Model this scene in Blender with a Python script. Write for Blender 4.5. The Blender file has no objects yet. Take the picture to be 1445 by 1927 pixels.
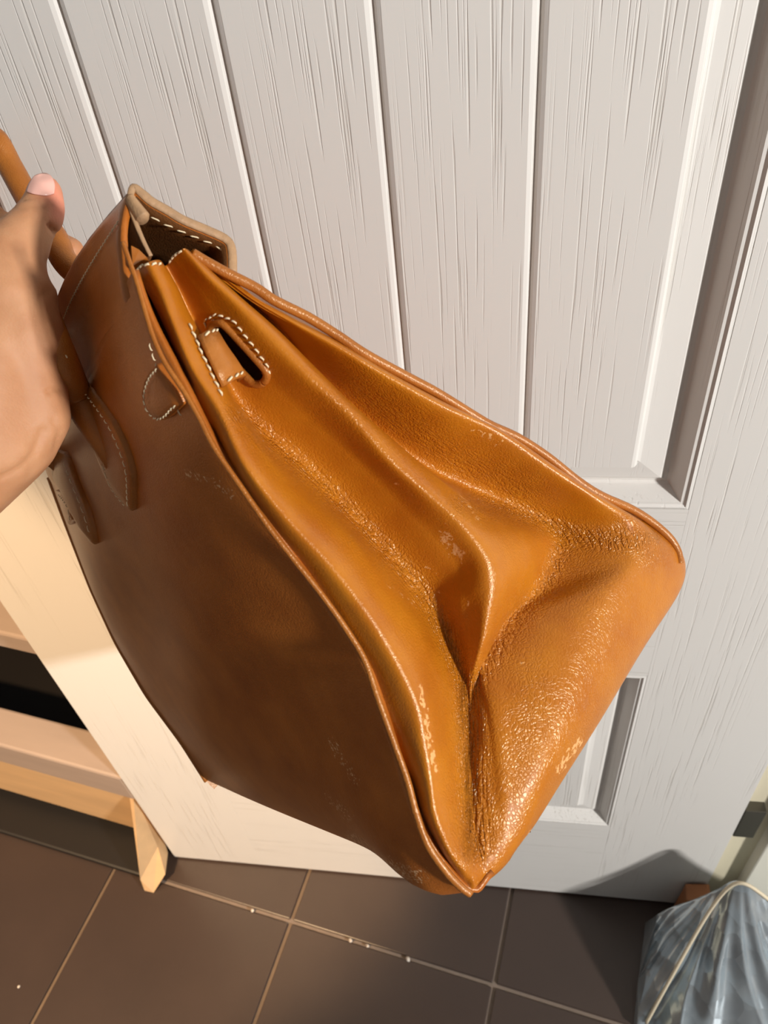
import bpy, bmesh, math, random
import numpy as np
from mathutils import Vector, Matrix
random.seed(4); np.random.seed(4)
scene = bpy.context.scene
COL = scene.collection

# ------------------------------------------------------------------ camera
W, H, F = 1445.0, 1927.0, 1448.0
CX, CY = W/2, H/2
HCAM = 1.2
RW = np.array([[0.98786877, -0.01855956, 0.15417794],
               [0.12377865, 0.69365789, -0.70958972],
               [-0.09377707, 0.72006546, 0.68754025]])
_u, _s, _v = np.linalg.svd(RW); RW = _u @ _v
CAM = np.array([0.0, 0.0, HCAM])
cam = bpy.data.cameras.new('camera')
cam.sensor_fit = 'VERTICAL'; cam.sensor_height = 36.0; cam.sensor_width = 27.0
cam.lens = F/H*36.0
cam.clip_start = 0.02
cam.dof.use_dof = True; cam.dof.focus_distance = 0.40; cam.dof.aperture_fstop = 17.0
camo = bpy.data.objects.new('camera', cam); COL.objects.link(camo)
m4 = np.eye(4); m4[:3, :3] = RW; m4[:3, 3] = CAM
camo.matrix_world = Matrix(m4.tolist())
scene.camera = camo

# ------------------------------------------------------------------ world, lights, exposure
world = bpy.data.worlds.new('world'); scene.world = world; world.use_nodes = True
world.node_tree.nodes['Background'].inputs[0].default_value = (0.89, 0.88, 0.86, 1)
world.node_tree.nodes['Background'].inputs[1].default_value = 0.20
scene.view_settings.view_transform = 'Standard'
scene.view_settings.look = 'None'
scene.view_settings.gamma = 1.0
scene.view_settings.use_curve_mapping = False
scene.view_settings.exposure = 0.0
scene.cycles.use_adaptive_sampling = True; scene.cycles.adaptive_threshold = 0.04; scene.cycles.adaptive_min_samples = 12
scene.cycles.max_bounces = 5; scene.cycles.diffuse_bounces = 3; scene.cycles.glossy_bounces = 3; scene.cycles.transmission_bounces = 1

def aim(o, loc, tgt):
    o.location = loc
    o.rotation_euler = (Vector(tgt)-Vector(loc)).to_track_quat('-Z', 'Y').to_euler()

def area(name, loc, tgt, size, power, col):
    l = bpy.data.lights.new(name, 'AREA'); l.shape = 'DISK'; l.size = size; l.energy = power; l.color = col
    o = bpy.data.objects.new(name, l); COL.objects.link(o); aim(o, loc, tgt); return o

def spot(name, loc, tgt, ang, blend, rad, power, col):
    l = bpy.data.lights.new(name, 'SPOT'); l.spot_size = math.radians(ang); l.spot_blend = blend
    l.shadow_soft_size = rad; l.energy = power; l.color = col
    o = bpy.data.objects.new(name, l); COL.objects.link(o); aim(o, loc, tgt); return o

area('ceiling_lamp_white', (2.2, -1.2, 1.72), (-0.05, 0.35, 0.75), 0.22, 96, (1.0, 0.985, 0.96))
spot('downlight_warm', (-1.10, -0.75, 2.35), (-0.70, 0.42, 0.45), 25, 0.35, 0.04, 400, (1.0, 0.66, 0.36))

# ------------------------------------------------------------------ projection helpers
def ray(px, py):
    return np.array([(px-CX)/F, -(py-CY)/F, -1.0])
def wray(px, py): return RW @ ray(px, py)
def at_depth(px, py, d): return CAM + wray(px, py)*d
def at_y(px, py, y):
    d = wray(px, py); return CAM + d*(y/d[1])
def at_z(px, py, z):
    d = wray(px, py); return CAM + d*((z-HCAM)/d[2])
def at_plane(px, py, p, n):
    d = wray(px, py); p = np.array(p); n = np.array(n)
    return CAM + d*(np.dot(p-CAM, n)/np.dot(d, n))

# ------------------------------------------------------------------ mesh helpers
def link(name, me, mat=None, parent=None):
    o = bpy.data.objects.new(name, me); COL.objects.link(o)
    if mat: me.materials.clear(); me.materials.append(mat)
    if parent is not None: o.parent = parent
    return o
def mesh(name, V, Fs, mat=None, parent=None, smooth=True):
    me = bpy.data.meshes.new(name)
    me.from_pydata([tuple(map(float, v)) for v in V], [], [tuple(map(int, f)) for f in Fs])
    me.update()
    if smooth: me.polygons.foreach_set('use_smooth', [True]*len(me.polygons))
    return link(name, me, mat, parent)
def empty(name, M=None, loc=None):
    o = bpy.data.objects.new(name, None); COL.objects.link(o); o.empty_display_size = 0.05
    if M is not None: o.matrix_world = M
    if loc is not None: o.location = loc
    return o
def tag(o, label=None, cat=None, group=None, kind=None):
    if label: o['label'] = label
    if cat: o['category'] = cat
    if group: o['group'] = group
    if kind: o['kind'] = kind
    return o
def gridfaces(nu, nv, flip=False, skip=None):
    fs = []
    for i in range(nv-1):
        for j in range(nu-1):
            if skip is not None and skip[i, j]: continue
            a = i*nu+j
            q = (a, a+1, a+nu+1, a+nu)
            fs.append(q[::-1] if flip else q)
    return fs
def box_bm(bm, lo, hi, bevel=0.0):
    r = bmesh.ops.create_cube(bm, size=1.0)
    vs = r['verts']
    lo = Vector(lo); hi = Vector(hi)
    for v in vs:
        v.co = Vector([(lo[k]+hi[k])/2 + v.co[k]*(hi[k]-lo[k]) for k in range(3)])
    if bevel > 0:
        es = list({e for v in vs for e in v.link_edges})
        bmesh.ops.bevel(bm, geom=es, offset=bevel, segments=2, affect='EDGES', profile=0.5)
def bm_obj(name, bm, mat=None, parent=None, smooth=False):
    me = bpy.data.meshes.new(name); bm.to_mesh(me); bm.free()
    if smooth: me.polygons.foreach_set('use_smooth', [True]*len(me.polygons))
    return link(name, me, mat, parent)
def box(name, lo, hi, mat, parent=None, bevel=0.0):
    bm = bmesh.new(); box_bm(bm, lo, hi, bevel); return bm_obj(name, bm, mat, parent)
def catmull(P, t):
    """P (n,k) control points, t array in [0,n-1]"""
    P = np.asarray(P, float); n = len(P)
    t = np.clip(np.asarray(t, float), 0, n-1-1e-9)
    i = np.floor(t).astype(int); f = (t-i)[:, None]
    g = lambda k: P[np.clip(k, 0, n-1)]
    p0 = np.where((i == 0)[:, None], 2*P[0]-P[1], g(i-1)); p1 = g(i); p2 = g(i+1)
    p3 = np.where((i+2 > n-1)[:, None], 2*P[-1]-P[-2], g(i+2))
    return 0.5*((2*p1)+(-p0+p2)*f+(2*p0-5*p1+4*p2-p3)*f**2+(-p0+3*p1-3*p2+p3)*f**3)
def smooth_line(P, n):
    P = np.asarray(P, float)
    return catmull(P, np.linspace(0, len(P)-1, n))
def resample(P, step=None, n=None):
    P = np.asarray(P, float)
    d = np.r_[0, np.cumsum(np.linalg.norm(np.diff(P, axis=0), axis=1))]
    if n is None: n = max(2, int(round(d[-1]/step))+1)
    s = np.linspace(0, d[-1], n)
    return np.stack([np.interp(s, d, P[:, k]) for k in range(P.shape[1])], 1)
def tube_data(P, R, seg=10, cap=True, flat=None, nrm=None):
    """tube along polyline; flat=(a,b) scales across (b along nrm)"""
    P = np.asarray(P, float); n = len(P)
    R = np.ones(n)*R if np.isscalar(R) else np.asarray(R, float)
    T = np.gradient(P, axis=0); T /= np.linalg.norm(T, axis=1)[:, None]+1e-12
    V = []; Fs = []
    up = np.array(nrm, float) if nrm is not None else np.array([0.31, 0.62, 0.72])
    for i in range(n):
        a = up-T[i]*np.dot(up, T[i])
        if np.linalg.norm(a) < 1e-4: a = np.cross(T[i], [1, 0, 0])
        a /= np.linalg.norm(a); b = np.cross(T[i], a)
        if nrm is None: up = a
        for k in range(seg):
            th = 2*math.pi*k/seg
            sa, sb = (1, 1) if flat is None else flat
            V.append(P[i]+R[i]*(math.cos(th)*a*sb+math.sin(th)*b*sa))
    for i in range(n-1):
        for k in range(seg):
            k2 = (k+1) % seg
            Fs.append((i*seg+k, i*seg+k2, (i+1)*seg+k2, (i+1)*seg+k))
    if cap:
        Fs.append(tuple(range(seg))[::-1]); Fs.append(tuple((n-1)*seg+k for k in range(seg)))
    return V, Fs
def tube(name, P, R, mat, parent=None, seg=10, flat=None, nrm=None):
    V, Fs = tube_data(P, R, seg, True, flat, nrm); return mesh(name, V, Fs, mat, parent)

# ------------------------------------------------------------------ materials
def new_mat(name):
    m = bpy.data.materials.new(name); m.use_nodes = True
    nt = m.node_tree; return m, nt, nt.nodes['Principled BSDF']
def N(nt, t, **kw):
    n = nt.nodes.new(t)
    for k, v in kw.items():
        if k in n.inputs: n.inputs[k].default_value = v
        else: setattr(n, k, v)
    return n
def simple(name, col, rough=0.5, metal=0.0, noise=0.0, scale=20.0, bump=0.0, bscale=200.0, stretch=(1, 1, 1)):
    m, nt, b = new_mat(name)
    b.inputs['Base Color'].default_value = (*col, 1); b.inputs['Roughness'].default_value = rough
    b.inputs['Metallic'].default_value = metal
    tc = N(nt, 'ShaderNodeTexCoord'); mp = N(nt, 'ShaderNodeMapping'); mp.inputs['Scale'].default_value = stretch
    nt.links.new(tc.outputs['Object'], mp.inputs['Vector'])
    if noise > 0:
        nz = N(nt, 'ShaderNodeTexNoise', Scale=scale, Detail=4.0)
        nt.links.new(mp.outputs[0], nz.inputs['Vector'])
        mx = N(nt, 'ShaderNodeMixRGB', blend_type='MULTIPLY'); mx.inputs[0].default_value = noise
        mx.inputs[1].default_value = (*col, 1); nt.links.new(nz.outputs['Fac'], mx.inputs[2])
        g = N(nt, 'ShaderNodeBrightContrast'); g.inputs['Bright'].default_value = noise*0.25*max(col)
        nt.links.new(mx.outputs[0], g.inputs[0]); nt.links.new(g.outputs[0], b.inputs['Base Color'])
    if bump > 0:
        nz2 = N(nt, 'ShaderNodeTexNoise', Scale=bscale, Detail=3.0)
        nt.links.new(mp.outputs[0], nz2.inputs['Vector'])
        bp = N(nt, 'ShaderNodeBump', Strength=bump, Distance=0.001)
        nt.links.new(nz2.outputs['Fac'], bp.inputs['Height']); nt.links.new(bp.outputs[0], b.inputs['Normal'])
    return m
def sr(r, g, b):
    f = lambda c: ((c/255+0.055)/1.055)**2.4 if c/255 > 0.04045 else c/255/12.92
    return (f(r), f(g), f(b))

def door_paint(hor=False):
    m, nt, b = new_mat('door_white_embossed')
    zz = (lambda a, c: (c, a, a)) if hor else (lambda a, c: (a, a, c))
    b.inputs['Roughness'].default_value = 0.42
    tc = N(nt, 'ShaderNodeTexCoord')
    mp = N(nt, 'ShaderNodeMapping'); mp.inputs['Scale'].default_value = zz(430, 7)
    nt.links.new(tc.outputs['Object'], mp.inputs['Vector'])
    # long broken grain strokes
    n1 = N(nt, 'ShaderNodeTexNoise', Scale=1.0, Detail=2.0, Roughness=0.55)
    nt.links.new(mp.outputs[0], n1.inputs['Vector'])
    r1 = N(nt, 'ShaderNodeValToRGB'); r1.color_ramp.elements[0].position = 0.57; r1.color_ramp.elements[1].position = 0.66
    nt.links.new(n1.outputs['Fac'], r1.inputs[0])
    mp2 = N(nt, 'ShaderNodeMapping'); mp2.inputs['Scale'].default_value = zz(22, 2.5)
    nt.links.new(tc.outputs['Object'], mp2.inputs['Vector'])
    n2 = N(nt, 'ShaderNodeTexNoise', Scale=1.0, Detail=3.0)
    nt.links.new(mp2.outputs[0], n2.inputs['Vector'])
    r2 = N(nt, 'ShaderNodeValToRGB'); r2.color_ramp.elements[0].position = 0.42; r2.color_ramp.elements[1].position = 0.58
    nt.links.new(n2.outputs['Fac'], r2.inputs[0])
    mu = N(nt, 'ShaderNodeMath', operation='MULTIPLY')
    nt.links.new(r1.outputs[0], mu.inputs[0]); nt.links.new(r2.outputs[0], mu.inputs[1])
    bp = N(nt, 'ShaderNodeBump', Strength=0.5, Distance=0.0006); bp.invert = True
    nt.links.new(mu.outputs[0], bp.inputs['Height']); nt.links.new(bp.outputs[0], b.inputs['Normal'])
    mx = N(nt, 'ShaderNodeMixRGB'); mx.inputs[1].default_value = (*sr(226, 222, 216), 1); mx.inputs[2].default_value = (*sr(216, 211, 203), 1)
    nt.links.new(mu.outputs[0], mx.inputs[0]); nt.links.new(mx.outputs[0], b.inputs['Base Color'])
    return m

def leather(name, base, dark, rough=0.36, grain=1.0, attrs=False, scuff=False):
    m, nt, b = new_mat(name)
    b.inputs['Roughness'].default_value = rough
    b.inputs['Coat Weight'].default_value = 0.10; b.inputs['Specular Tint'].default_value = (1.0, 0.86, 0.60, 1); b.inputs['Specular IOR Level'].default_value = 0.62; b.inputs['Coat Roughness'].default_value = 0.30
    tc = N(nt, 'ShaderNodeTexCoord')
    # colour mottling
    nz = N(nt, 'ShaderNodeTexNoise', Scale=38.0, Detail=5.0, Roughness=0.6)
    nt.links.new(tc.outputs['Object'], nz.inputs['Vector'])
    rp = N(nt, 'ShaderNodeValToRGB')
    rp.color_ramp.elements[0].position = 0.30; rp.color_ramp.elements[0].color = (*dark, 1)
    rp.color_ramp.elements[1].position = 0.68; rp.color_ramp.elements[1].color = (*base, 1)
    nt.links.new(nz.outputs['Fac'], rp.inputs[0])
    col = rp.outputs[0]
    # grain: pebble cells + fine noise
    vo = N(nt, 'ShaderNodeTexVoronoi', Scale=620.0); vo.feature = 'DISTANCE_TO_EDGE'
    dn = N(nt, 'ShaderNodeTexNoise', Scale=140.0, Detail=2.0)
    nt.links.new(tc.outputs['Object'], dn.inputs['Vector'])
    ad = N(nt, 'ShaderNodeMixRGB'); ad.inputs[0].default_value = 0.006
    nt.links.new(tc.outputs['Object'], ad.inputs[1]); nt.links.new(dn.outputs['Color'], ad.inputs[2])
    nt.links.new(ad.outputs[0], vo.inputs['Vector'])
    vr = N(nt, 'ShaderNodeValToRGB'); vr.color_ramp.elements[0].position = 0.0; vr.color_ramp.elements[1].position = 0.22
    nt.links.new(vo.outputs['Distance'], vr.inputs[0])
    fn = N(nt, 'ShaderNodeTexNoise', Scale=1500.0, Detail=2.0)
    nt.links.new(tc.outputs['Object'], fn.inputs['Vector'])
    bf = N(nt, 'ShaderNodeBump', Strength=0.20*grain, Distance=0.0006)
    nt.links.new(fn.outputs['Fac'], bf.inputs['Height'])
    bg = N(nt, 'ShaderNodeBump', Strength=0.16*grain, Distance=0.0006)
    nt.links.new(vr.outputs[0], bg.inputs['Height']); nt.links.new(bf.outputs[0], bg.inputs['Normal'])
    last = bg
    if attrs:
        aw = N(nt, 'ShaderNodeAttribute', attribute_name='wrinkle'); ae = N(nt, 'ShaderNodeAttribute', attribute_name='wear')
        uv = N(nt, 'ShaderNodeUVMap', uv_map='UVMap')
        gs = N(nt, 'ShaderNodeMath', operation='MULTIPLY_ADD'); gs.inputs[1].default_value = 0.55; gs.inputs[2].default_value = 0.10
        nt.links.new(aw.outputs['Fac'], gs.inputs[0]); nt.links.new(gs.outputs[0], bg.inputs['Strength'])
        # creases running along the folds
        mp = N(nt, 'ShaderNodeMapping'); mp.inputs['Scale'].default_value = (430, 95, 1)
        nt.links.new(uv.outputs[0], mp.inputs['Vector'])
        dn2 = N(nt, 'ShaderNodeTexNoise', Scale=0.35, Detail=1.0, noise_dimensions='2D')
        nt.links.new(mp.outputs[0], dn2.inputs['Vector'])
        ad2 = N(nt, 'ShaderNodeMixRGB', blend_type='ADD'); ad2.inputs[0].default_value = 1.6
        nt.links.new(mp.outputs[0], ad2.inputs[1]); nt.links.new(dn2.outputs['Color'], ad2.inputs[2])
        v2 = N(nt, 'ShaderNodeTexVoronoi', Scale=1.0, voronoi_dimensions='2D'); v2.feature = 'DISTANCE_TO_EDGE'
        nt.links.new(ad2.outputs[0], v2.inputs['Vector'])
        r2 = N(nt, 'ShaderNodeValToRGB'); r2.color_ramp.elements[1].position = 0.30
        nt.links.new(v2.outputs['Distance'], r2.inputs[0])
        bw = N(nt, 'ShaderNodeBump', Distance=0.0006)
        mr = N(nt, 'ShaderNodeMapRange'); mr.inputs['From Min'].default_value = 0.40; mr.inputs['From Max'].default_value = 1.0; mr.inputs['To Max'].default_value = 0.9
        nt.links.new(aw.outputs['Fac'], mr.inputs['Value']); nt.links.new(mr.outputs[0], bw.inputs['Strength'])
        nt.links.new(r2.outputs[0], bw.inputs['Height']); nt.links.new(bg.outputs[0], bw.inputs['Normal'])
        last = bw
        # scuffs: rubbed off finish
        sn = N(nt, 'ShaderNodeTexNoise', Scale=420.0, Detail=4.0, Roughness=0.65)
        nt.links.new(tc.outputs['Object'], sn.inputs['Vector'])
        sm = N(nt, 'ShaderNodeMath', operation='ADD'); nt.links.new(sn.outputs['Fac'], sm.inputs[0]); nt.links.new(ae.outputs['Fac'], sm.inputs[1])
        sp = N(nt, 'ShaderNodeValToRGB'); sp.color_ramp.elements[0].position = 0.98; sp.color_ramp.elements[1].position = 1.06
        nt.links.new(sm.outputs[0], sp.inputs[0])
        mx = N(nt, 'ShaderNodeMixRGB'); mx.inputs[2].default_value = (*sr(222, 165, 105), 1)
        nt.links.new(sp.outputs[0], mx.inputs[0]); nt.links.new(col, mx.inputs[1]); col = mx.outputs[0]
        rr = N(nt, 'ShaderNodeMath', operation='MULTIPLY_ADD'); rr.inputs[1].default_value = 0.25; rr.inputs[2].default_value = rough
        nt.links.new(sp.outputs[0], rr.inputs[0]); nt.links.new(rr.outputs[0], b.inputs['Roughness'])
    if scuff:
        ae = N(nt, 'ShaderNodeAttribute', attribute_name='wear')
        sn = N(nt, 'ShaderNodeTexNoise', Scale=780.0, Detail=2.0, Roughness=0.6)
        nt.links.new(tc.outputs['Object'], sn.inputs['Vector'])
        sm = N(nt, 'ShaderNodeMath', operation='ADD'); nt.links.new(sn.outputs['Fac'], sm.inputs[0]); nt.links.new(ae.outputs['Fac'], sm.inputs[1])
        sp = N(nt, 'ShaderNodeValToRGB'); sp.color_ramp.elements[0].position = 0.98; sp.color_ramp.elements[1].position = 1.10
        nt.links.new(sm.outputs[0], sp.inputs[0])
        mx = N(nt, 'ShaderNodeMixRGB'); mx.inputs[2].default_value = (*sr(226, 176, 130), 1)
        nt.links.new(sp.outputs[0], mx.inputs[0]); nt.links.new(col, mx.inputs[1]); col = mx.outputs[0]
    nt.links.new(col, b.inputs['Base Color'])
    nt.links.new(last.outputs[0], b.inputs['Normal'])
    return m

M_DOOR = door_paint(); M_DOORH = door_paint(True)
M_LEATHER = leather('tan_leather_gusset', sr(190, 114, 20), sr(172, 94, 12), 0.33, 1.0, True)
M_PANEL = leather('tan_leather_panel', sr(188, 108, 40), sr(164, 88, 28), 0.34, 0.7, scuff=True)
M_STRAP = leather('tan_leather_strap', sr(178, 108, 42), sr(154, 86, 28), 0.36, 0.9)
M_INNER = leather('brown_lining', sr(110, 66, 30), sr(84, 48, 20), 0.5, 1.2)
M_EDGE = simple('raw_leather_edge', sr(186, 138, 84), 0.6, noise=0.5, scale=160, bump=0.5, bscale=400)
M_THREAD = simple('cream_thread', sr(236, 216, 178), 0.6)
M_TILE = simple('brown_floor_tile', sr(68, 53, 45), 0.34, noise=0.35, scale=9, bump=0.15, bscale=90)
M_GROUT = simple('grout', sr(134, 116, 100), 0.9, noise=0.4, scale=60)
M_WALL = simple('wall_paint', sr(226, 222, 208), 0.7, noise=0.1, scale=5)
M_JAMB = simple('jamb_paint', sr(222, 212, 184), 0.5, noise=0.1, scale=8)
M_BLACK = simple('black_step_and_recess_shade', sr(26, 22, 20), 0.5, noise=0.3, scale=12)
M_HINGE = simple('hinge_metal', sr(92, 88, 78), 0.4, metal=0.7)
M_WOODL = simple('pale_wood', sr(214, 172, 118), 0.5, noise=0.35, scale=3, stretch=(2, 14, 14))
M_PLANK = simple('grey_laminate', sr(176, 156, 142), 0.35, noise=0.25, scale=3, stretch=(2, 14, 14))
M_ORANGE = simple('orange_wood', sr(190, 112, 40), 0.5, noise=0.4, scale=20)
M_CORD = simple('cream_cord', sr(214, 200, 172), 0.7, bump=0.4, bscale=900)

def foil_mat():
    m, nt, b = new_mat('silver_foil')
    b.inputs['Metallic'].default_value = 0.70; b.inputs['Roughness'].default_value = 0.20
    tc = N(nt, 'ShaderNodeTexCoord')
    nz = N(nt, 'ShaderNodeTexNoise', Scale=26.0, Detail=5.0)
    nt.links.new(tc.outputs['Object'], nz.inputs['Vector'])
    rp = N(nt, 'ShaderNodeValToRGB'); rp.color_ramp.elements[0].color = (*sr(170, 180, 186), 1); rp.color_ramp.elements[1].color = (*sr(214, 226, 232), 1)
    nt.links.new(nz.outputs['Fac'], rp.inputs[0]); nt.links.new(rp.outputs[0], b.inputs['Base Color'])
    vo = N(nt, 'ShaderNodeTexVoronoi', Scale=32.0); nt.links.new(tc.outputs['Object'], vo.inputs['Vector'])
    bp = N(nt, 'ShaderNodeBump', Strength=0.5, Distance=0.006)
    nt.links.new(vo.outputs['Distance'], bp.inputs['Height']); nt.links.new(bp.outputs[0], b.inputs['Normal'])
    return m
M_FOIL = foil_mat()

def skin_mat():
    m, nt, b = new_mat('skin')
    tc = N(nt, 'ShaderNodeTexCoord')
    nz = N(nt, 'ShaderNodeTexNoise', Scale=45.0, Detail=5.0)
    nt.links.new(tc.outputs['Object'], nz.inputs['Vector'])
    rp = N(nt, 'ShaderNodeValToRGB')
    rp.color_ramp.elements[0].position = 0.30; rp.color_ramp.elements[0].color = (*sr(186, 128, 88), 1)
    rp.color_ramp.elements[1].position = 0.70; rp.color_ramp.elements[1].color = (*sr(206, 150, 108), 1)
    nt.links.new(nz.outputs['Fac'], rp.inputs[0])
    at = N(nt, 'ShaderNodeAttribute', attribute_name='flush')
    mx = N(nt, 'ShaderNodeMixRGB'); mx.inputs[2].default_value = (*sr(228, 140, 116), 1)
    nt.links.new(at.outputs['Fac'], mx.inputs[0]); nt.links.new(rp.outputs[0], mx.inputs[1])
    nt.links.new(mx.outputs[0], b.inputs['Base Color'])
    b.inputs['Roughness'].default_value = 0.60
    b.inputs['Subsurface Weight'].default_value = 0.12; b.inputs['Subsurface Scale'].default_value = 0.004
    b.inputs['Subsurface Radius'].default_value = (1.0, 0.4, 0.2)
    vo = N(nt, 'ShaderNodeTexVoronoi', Scale=900.0); nt.links.new(tc.outputs['Object'], vo.inputs['Vector'])
    bp = N(nt, 'ShaderNodeBump', Strength=0.12, Distance=0.0005)
    n2 = N(nt, 'ShaderNodeTexNoise', Scale=140.0, Detail=4.0); nt.links.new(tc.outputs['Object'], n2.inputs['Vector'])
    bp2 = N(nt, 'ShaderNodeBump', Strength=0.15, Distance=0.001); nt.links.new(n2.outputs['Fac'], bp2.inputs['Height'])
    nt.links.new(vo.outputs['Distance'], bp.inputs['Height']); nt.links.new(bp2.outputs[0], bp.inputs['Normal'])
    nt.links.new(bp.outputs[0], b.inputs['Normal'])
    return m
M_SKIN = skin_mat()
M_NAIL = simple('nail', sr(240, 184, 168), 0.25)

# ================================================================== THE ROOM
TA = np.array([0.176, 0.984]); TB = np.array([0.984, -0.176])      # tile axes (room is turned to the open door)
ANG = math.atan2(TB[1], TB[0])
# ---- floor with single tiles
fl = box('floor', (-2.6, -1.6, -0.06), (1.6, 1.6, -0.004), M_GROUT)
tag(fl, 'floor of dark brown square tiles with paler grout', 'floor', kind='structure')
org = at_z(547, 1734, 0.0)[:2]
bm = bmesh.new(); box_bm(bm, (0.0030, 0.0030, -0.012), (0.2995, 0.2995, 0.0), 0.0012)
tme = bpy.data.meshes.new('tile'); bm.to_mesh(tme); bm.free(); tme.materials.append(M_TILE)
for i in range(-5, 4):
    for j in range(-3, 4):
        p = org+TB*(0.3025*i)+TA*(0.3025*j)
        t = bpy.data.objects.new('tile', tme); COL.objects.link(t); t.parent = fl
        t.location = (p[0], p[1], random.uniform(-0.0004, 0.0004)); t.rotation_euler = (0, 0, ANG)

# ---- the open door: flat slab of stiles and rails, planked upper panel, recessed lower panel
DY = 0.443
door = empty('door_1', loc=(0, DY, 0.0))
tag(door, 'white wood-grain embossed door with planked upper panel and recessed lower panel', 'door', kind='structure')
XL, XR = -0.503, 0.281
PL, PR = -0.318, 0.096           # planked field
OL, OR = -0.360, 0.138           # outer edge of moulding
ZU0i, ZU0o = 0.817, 0.779
ZL1o, ZL0o = 0.560, 0.233
ZT = 1.98
TH = 0.036
def dbox(name, x0, x1, z0, z1, y0=0.0, y1=TH, bev=0.0002):
    return box(name, (x0, y0, z0), (x1, y1, z1), M_DOORH if 'rail' in name else M_DOOR, door, bev)
dbox('stile', XL, OL, 0.006, ZT); dbox('stile', OR, XR, 0.006, ZT)
dbox('bottom_rail', OL, OR, 0.006, ZL0o); dbox('lock_rail', OL, OR, ZL1o, ZU0o); dbox('top_rail', OL, OR, 1.86, ZT)
# planks with V joints
npl = 5; pw = (PR-PL)/npl
def plank_mesh(w, z0, z1):
    g = 0.0042; d = 0.0036
    prof = [(0.0, d), (g*0.45, d*0.25), (g, 0.0), (w-g, 0.0), (w-g*0.45, d*0.25), (w, d), (w, 0.02), (0, 0.02)]
    V = [(x, y, z) for z in (z0, z1) for x, y in prof]; n = len(prof)
    Fs = [(k, (k+1) % n, n+(k+1) % n, n+k) for k in range(n)]+[tuple(range(n))[::-1], tuple(range(n, 2*n))]
    me = bpy.data.meshes.new('plank'); me.from_pydata(V, [], Fs); me.materials.append(M_DOOR); return me
pm = plank_mesh(pw, ZU0i, 1.82)
for k in range(npl):
    o = bpy.data.objects.new('plank', pm); COL.objects.link(o); o.parent = door; o.location = (PL+pw*k, 0.004, 0)
# mouldings: swept around a rectangle; profile = (inward distance, depth)
def moulding(name, x0, x1, z0, z1, prof):
    rings = []
    V = []
    for d, y in prof:
        V += [(x0+d, y, z0+d), (x1-d, y, z0+d), (x1-d, y, z1-d), (x0+d, y, z1-d)]
    Fs = []
    for r in range(len(prof)-1):
        for k in range(4):
            Fs.append((r*4+k, r*4+(k+1) % 4, (r+1)*4+(k+1) % 4, (r+1)*4+k))
    return mesh(name, V, Fs, M_DOOR, door, smooth=False)
up_prof = [(0, 0.004), (0.0005, -0.0002), (0.003, -0.001), (0.005, 0.0006), (0.007, 0.0006), (0.0145, 0.0135), (0.0165, 0.0150), (0.019, 0.0146), (0.0225, 0.0112), (0.036, 0.0094), (0.0395, 0.0090), (0.0422, 0.0076), (0.0435, 0.012)]
moulding('moulding', OL, OR, ZU0o, 1.86, up_prof)
lo_prof = [(0, 0.004), (0.0005, -0.0002), (0.003, -0.0008), (0.0045, 0.0008), (0.006, 0.0008), (0.0135, 0.0120), (0.0155, 0.0138), (0.018, 0.0134), (0.0225, 0.0100), (0.036, 0.0080), (0.040, 0.0060), (0.0435, 0.0030), (0.046, 0.003), (0.047, 0.012)]
OL2 = OL+0.035
dbox('panel_margin', OL, OL2, ZL0o, ZL1o)
moulding('moulding', OL2, OR, ZL0o, ZL1o, lo_prof)
dbox('lower_panel', OL2+0.046, OR-0.046, ZL0o+0.046, ZL1o-0.046, 0.003, 0.02, 0.0)
hz = 0.268
hg = box('hinge', (XR+0.0005, -0.001, hz-0.034), (XR+0.024, 0.0125, hz+0.034), M_HINGE, door, 0.001)
hg['label'] = 'dark metal hinge leaf'

# ---- jamb reveal and wall right of the door
jb = box('trim_1', (XR+0.004, DY+0.012, 0.0), (0.335, DY+0.10, 2.1), M_JAMB, None, 0.001)
tag(jb, 'cream painted door jamb strip beside the hinge', 'jamb', kind='structure')
wr_ = box('wall_right', (0.322, DY-0.004, 0.0), (1.5, DY+0.12, 2.5), M_WALL, None, 0.002)
tag(wr_, 'off-white wall right of the hinged door edge', 'wall', kind='structure')

# ---- recess behind the free edge of the door: back wall, black step
def room_frame(name):
    o = empty(name); return o
F0 = at_z(283, 1678, 0.0)           # front foot of the rack
R2 = np.array([[TB[0], TA[0]], [TB[1], TA[1]]])
def rm(b, a, z):                    # room coordinates from rack foot: b to the right, a inward
    p = F0[:2]+TB*b+TA*a; return (p[0], p[1], z)
MR = Matrix.Translation((F0[0], F0[1], 0)) @ Matrix.Rotation(ANG, 4, 'Z')
wb = box('wall_back', (-1.6, 0.46, 0.0), (1.4, 0.56, 2.5), M_BLACK); wb.matrix_world = MR  # recess shade put into the wall colour: black keeps the interior dark
tag(wb, 'back wall of the recess behind the rack, coloured black for the unlit interior', 'wall', kind='structure')
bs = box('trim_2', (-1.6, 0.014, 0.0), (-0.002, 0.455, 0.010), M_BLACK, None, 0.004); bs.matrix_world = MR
tag(bs, 'low black step along the floor under the wooden rack', 'step', kind='structure')

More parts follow.
